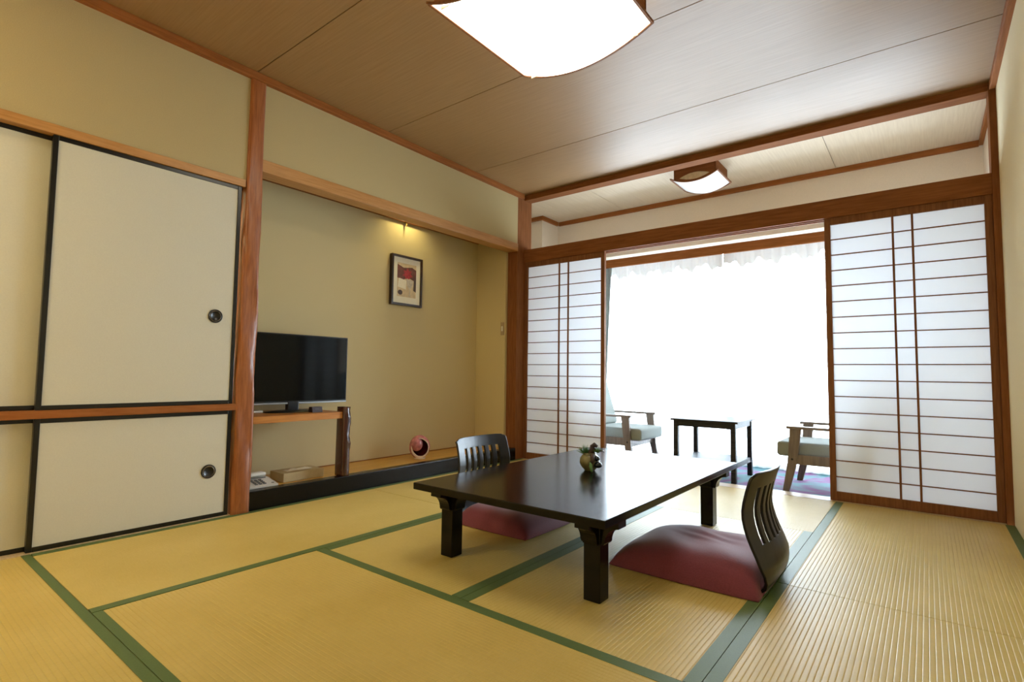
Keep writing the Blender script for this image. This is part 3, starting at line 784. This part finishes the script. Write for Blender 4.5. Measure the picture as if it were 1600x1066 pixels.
# framed print
t = thing('framed_print', (-.485, 3.137, 1.413), 'dark framed print of a red maple leaf under the alcove light', 'picture')
y0, y1, z0, z1 = 2.962, 3.314, 1.414, 1.858; fx = -.465
for nm, a in (('frame_side', (-.499, fx, y0, y0+.02, z0, z1)), ('frame_side', (-.499, fx, y1-.02, y1, z0, z1)),
              ('frame_bottom', (-.499, fx, y0+.02, y1-.02, z0, z0+.02)), ('frame_top', (-.499, fx, y0+.02, y1-.02, z1-.02, z1))):
    part_box(nm, 'frame_dark', t, *a, bev=.002)
part_box('mount', 'mat_white', t, -.499, -.478, y0+.02, y1-.02, z0+.02, z1-.02)
px0, px1, pz0, pz1 = 3.030, 3.246, 1.492, 1.790
pr = part_box('print', 'print_cream', t, -.478, -.4772, px0, px1, pz0, pz1)
def flat(name, mat, pts, k):
    x = -.4772+.0003*k
    mk(name, prism(B(), pts, 'X', x-.0006, x), mat, pr)
flat('print_patch', 'print_brown', [(px0, 1.655), (3.09, 1.640), (3.15, 1.668), (px1, 1.64), (px1, 1.745), (3.2, 1.765), (3.10, 1.752), (px0, 1.775)], 1)
flat('print_patch', 'print_dark', [(3.215, 1.56), (px1, 1.545), (px1, 1.66), (3.22, 1.66)], 2)
c = (3.145, 1.695); star = []
for k in range(14):
    a = PI/2+2*PI*k/14; r = (.060 if k % 2 == 0 else .036)*(1.0 if k not in (6, 8) else .8)
    star.append((c[0]+r*math.cos(a), c[1]+r*math.sin(a)*.95))
flat('print_leaf', 'print_red', star, 3)
flat('print_napkin', 'tissue_white', [(3.036, 1.575), (3.13, 1.56), (3.135, 1.64), (3.05, 1.655)], 2)
flat('print_glass', 'print_grey', [(3.155, 1.505), (3.19, 1.505), (3.176, 1.512), (3.176, 1.560), (3.205, 1.60), (3.21, 1.65), (3.135, 1.65), (3.14, 1.60), (3.169, 1.560), (3.169, 1.512)], 4)
flat('print_seal', 'print_dark', [(3.065+.026*math.cos(2*PI*k/20), 1.528+.022*math.sin(2*PI*k/20)) for k in range(20)], 4)

# hook on the picture rail, wall switch
t = thing('picture_hook', (-.47, 3.113, 2.13), 'small metal hook hanging from the alcove picture rail', 'hook')
part_box('clip', 'brass', t, -.4795, -.468, 3.105, 3.121, 2.152, 2.178)
bm = B(); tube(bm, [(-.472, 3.113, 2.155), (-.472, 3.113, 2.132), (-.466, 3.113, 2.124), (-.460, 3.113, 2.130)], .003, 8); mk('wire', bm, 'brass', t, True)
t = thing('light_switch', (-.138, 4.098, 1.2), 'beige wall switch beside the alcove corner post', 'switch')
part_box('plate', 'switch_beige', t, -.172, -.130, 4.092, 4.0995, 1.205, 1.333, bev=.002)
part_box('rocker', 'plastic_white', t, -.160, -.142, 4.088, 4.0925, 1.245, 1.293, bev=.001)

# ------------------------------------------------------------------ sunroom furniture
t = thing('side_table', (1.693, 4.70, EZ), 'dark square side table with a lower shelf before the window', 'table')
sx0, sx1, sy0, sy1, sz = 1.421, 1.967, 4.435, 4.985, .467
part_box('tabletop', 'dark_side_table', t, sx0, sx1, sy0, sy1, sz-.016, sz, bev=.002)
for xa in (sx0+.022, sx1-.060):
    for ya in (sy0+.015, sy1-.053): part_box('leg', 'dark_side_table', t, xa, xa+.038, ya, ya+.038, EZ+.0005, sz-.016, bev=.002)
for ya in (sy0+.022, sy1-.040): part_box('apron', 'dark_side_table', t, sx0+.060, sx1-.060, ya, ya+.018, sz-.062, sz-.016)
for xa in (sx0+.030, sx1-.048): part_box('apron', 'dark_side_table', t, xa, xa+.018, sy0+.053, sy1-.053, sz-.062, sz-.016)
part_box('lower_shelf', 'dark_side_table', t, sx0+.03, sx1-.03, sy0+.022, sy1-.022, .118, .136)
for xa in (sx0+.028, sx1-.046): part_box('shelf_rail', 'dark_side_table', t, xa, xa+.018, sy0+.053, sy1-.053, .098, .118)

def armchair():
    """faces +X, origin on the floor"""
    t = thing('armchair', (0, 0, 0), 'x', 'armchair', 'wooden armchairs by the window')
    hw = .29
    for s in (-1, 1):
        ya, yb = (s*hw, s*(hw-.032)); ya, yb = min(ya, yb), max(ya, yb)
        leg = [(.160, .462), (.236, .462), (.247, .30), (.258, .19), (.290, 0), (.248, 0), (.200, .18), (.180, .30)]
        mk('front_leg', prism(B(), leg, 'Y', ya, yb), 'chair_wood', t)
        leg = [(-.36, 0), (-.325, 0), (-.25, .24), (-.27, .462), (-.33, .462), (-.31, .24)]
        mk('rear_leg', prism(B(), leg, 'Y', ya, yb), 'chair_wood', t)
        mk('armrest', box(B(), -.34, .258, min(s*(hw+.014), s*(hw-.046)), max(s*(hw+.014), s*(hw-.046)), .4625, .482, bev=.003), 'chair_wood', t)
        mk('side_rail', box(B(), -.27, .20, min(s*(hw-.004), s*(hw-.028)), max(s*(hw-.004), s*(hw-.028)), .205, .275, bev=.003), 'chair_wood', t)
        bm = B(); lathe(bm, [(0, 0), (.008, 0), (.008, .002), (0, .002)], 0, 0, 0, 12)
        bmesh.ops.rotate(bm, verts=bm.verts[:], cent=(0, 0, 0), matrix=Matrix.Rotation(s*-PI/2, 3, 'X')); bmesh.ops.translate(bm, verts=bm.verts[:], vec=(.222, s*hw, .24))
        mk('bolt', bm, 'plastic_black', t)
    mk('front_rail', box(B(), .205, .228, -hw+.032, hw-.032, .190, .250, bev=.003), 'chair_wood', t)
    mk('back_rail', box(B(), -.29, -.265, -hw+.032, hw-.032, .20, .26, bev=.003), 'chair_wood', t)
    def pad(x0, x1, y0, y1, z0, z1, r):
        bm = B(); box(bm, x0, x1, y0, y1, z0, z1)
        bmesh.ops.bevel(bm, geom=bm.edges[:], offset=r, segments=5, profile=.6, affect='EDGES')
        return bm
    mk('seat_cushion', pad(-.16, .335, -.253, .253, .252, .362, .03), 'chair_fabric', t, True)
    bm = pad(-.10, .0, -.25, .25, .0, .50, .03)
    bmesh.ops.rotate(bm, verts=bm.verts[:], cent=(0, 0, 0), matrix=Matrix.Rotation(-.30, 3, 'Y')); bmesh.ops.translate(bm, verts=bm.verts[:], vec=(-.135, 0, .365))
    mk('back_cushion', bm, 'chair_fabric', t, True)
    bm = box(B(), -.125, -.105, -.24, .24, -.10, .46, bev=.003)
    bmesh.ops.rotate(bm, verts=bm.verts[:], cent=(0, 0, 0), matrix=Matrix.Rotation(-.30, 3, 'Y')); bmesh.ops.translate(bm, verts=bm.verts[:], vec=(-.135, 0, .365))
    mk('back_frame', bm, 'chair_wood', t)
    return t
a1 = armchair(); a2 = copy_tree(a1)
a1.location = (.775, 4.785, EZ); a1['label'] = 'grey cushioned wooden armchair left of the side table, half behind the screen'
a2.location = (2.567, 4.74, EZ); a2.rotation_euler = (0, 0, PI); a2['label'] = 'grey cushioned wooden armchair right of the side table, half behind the screen'
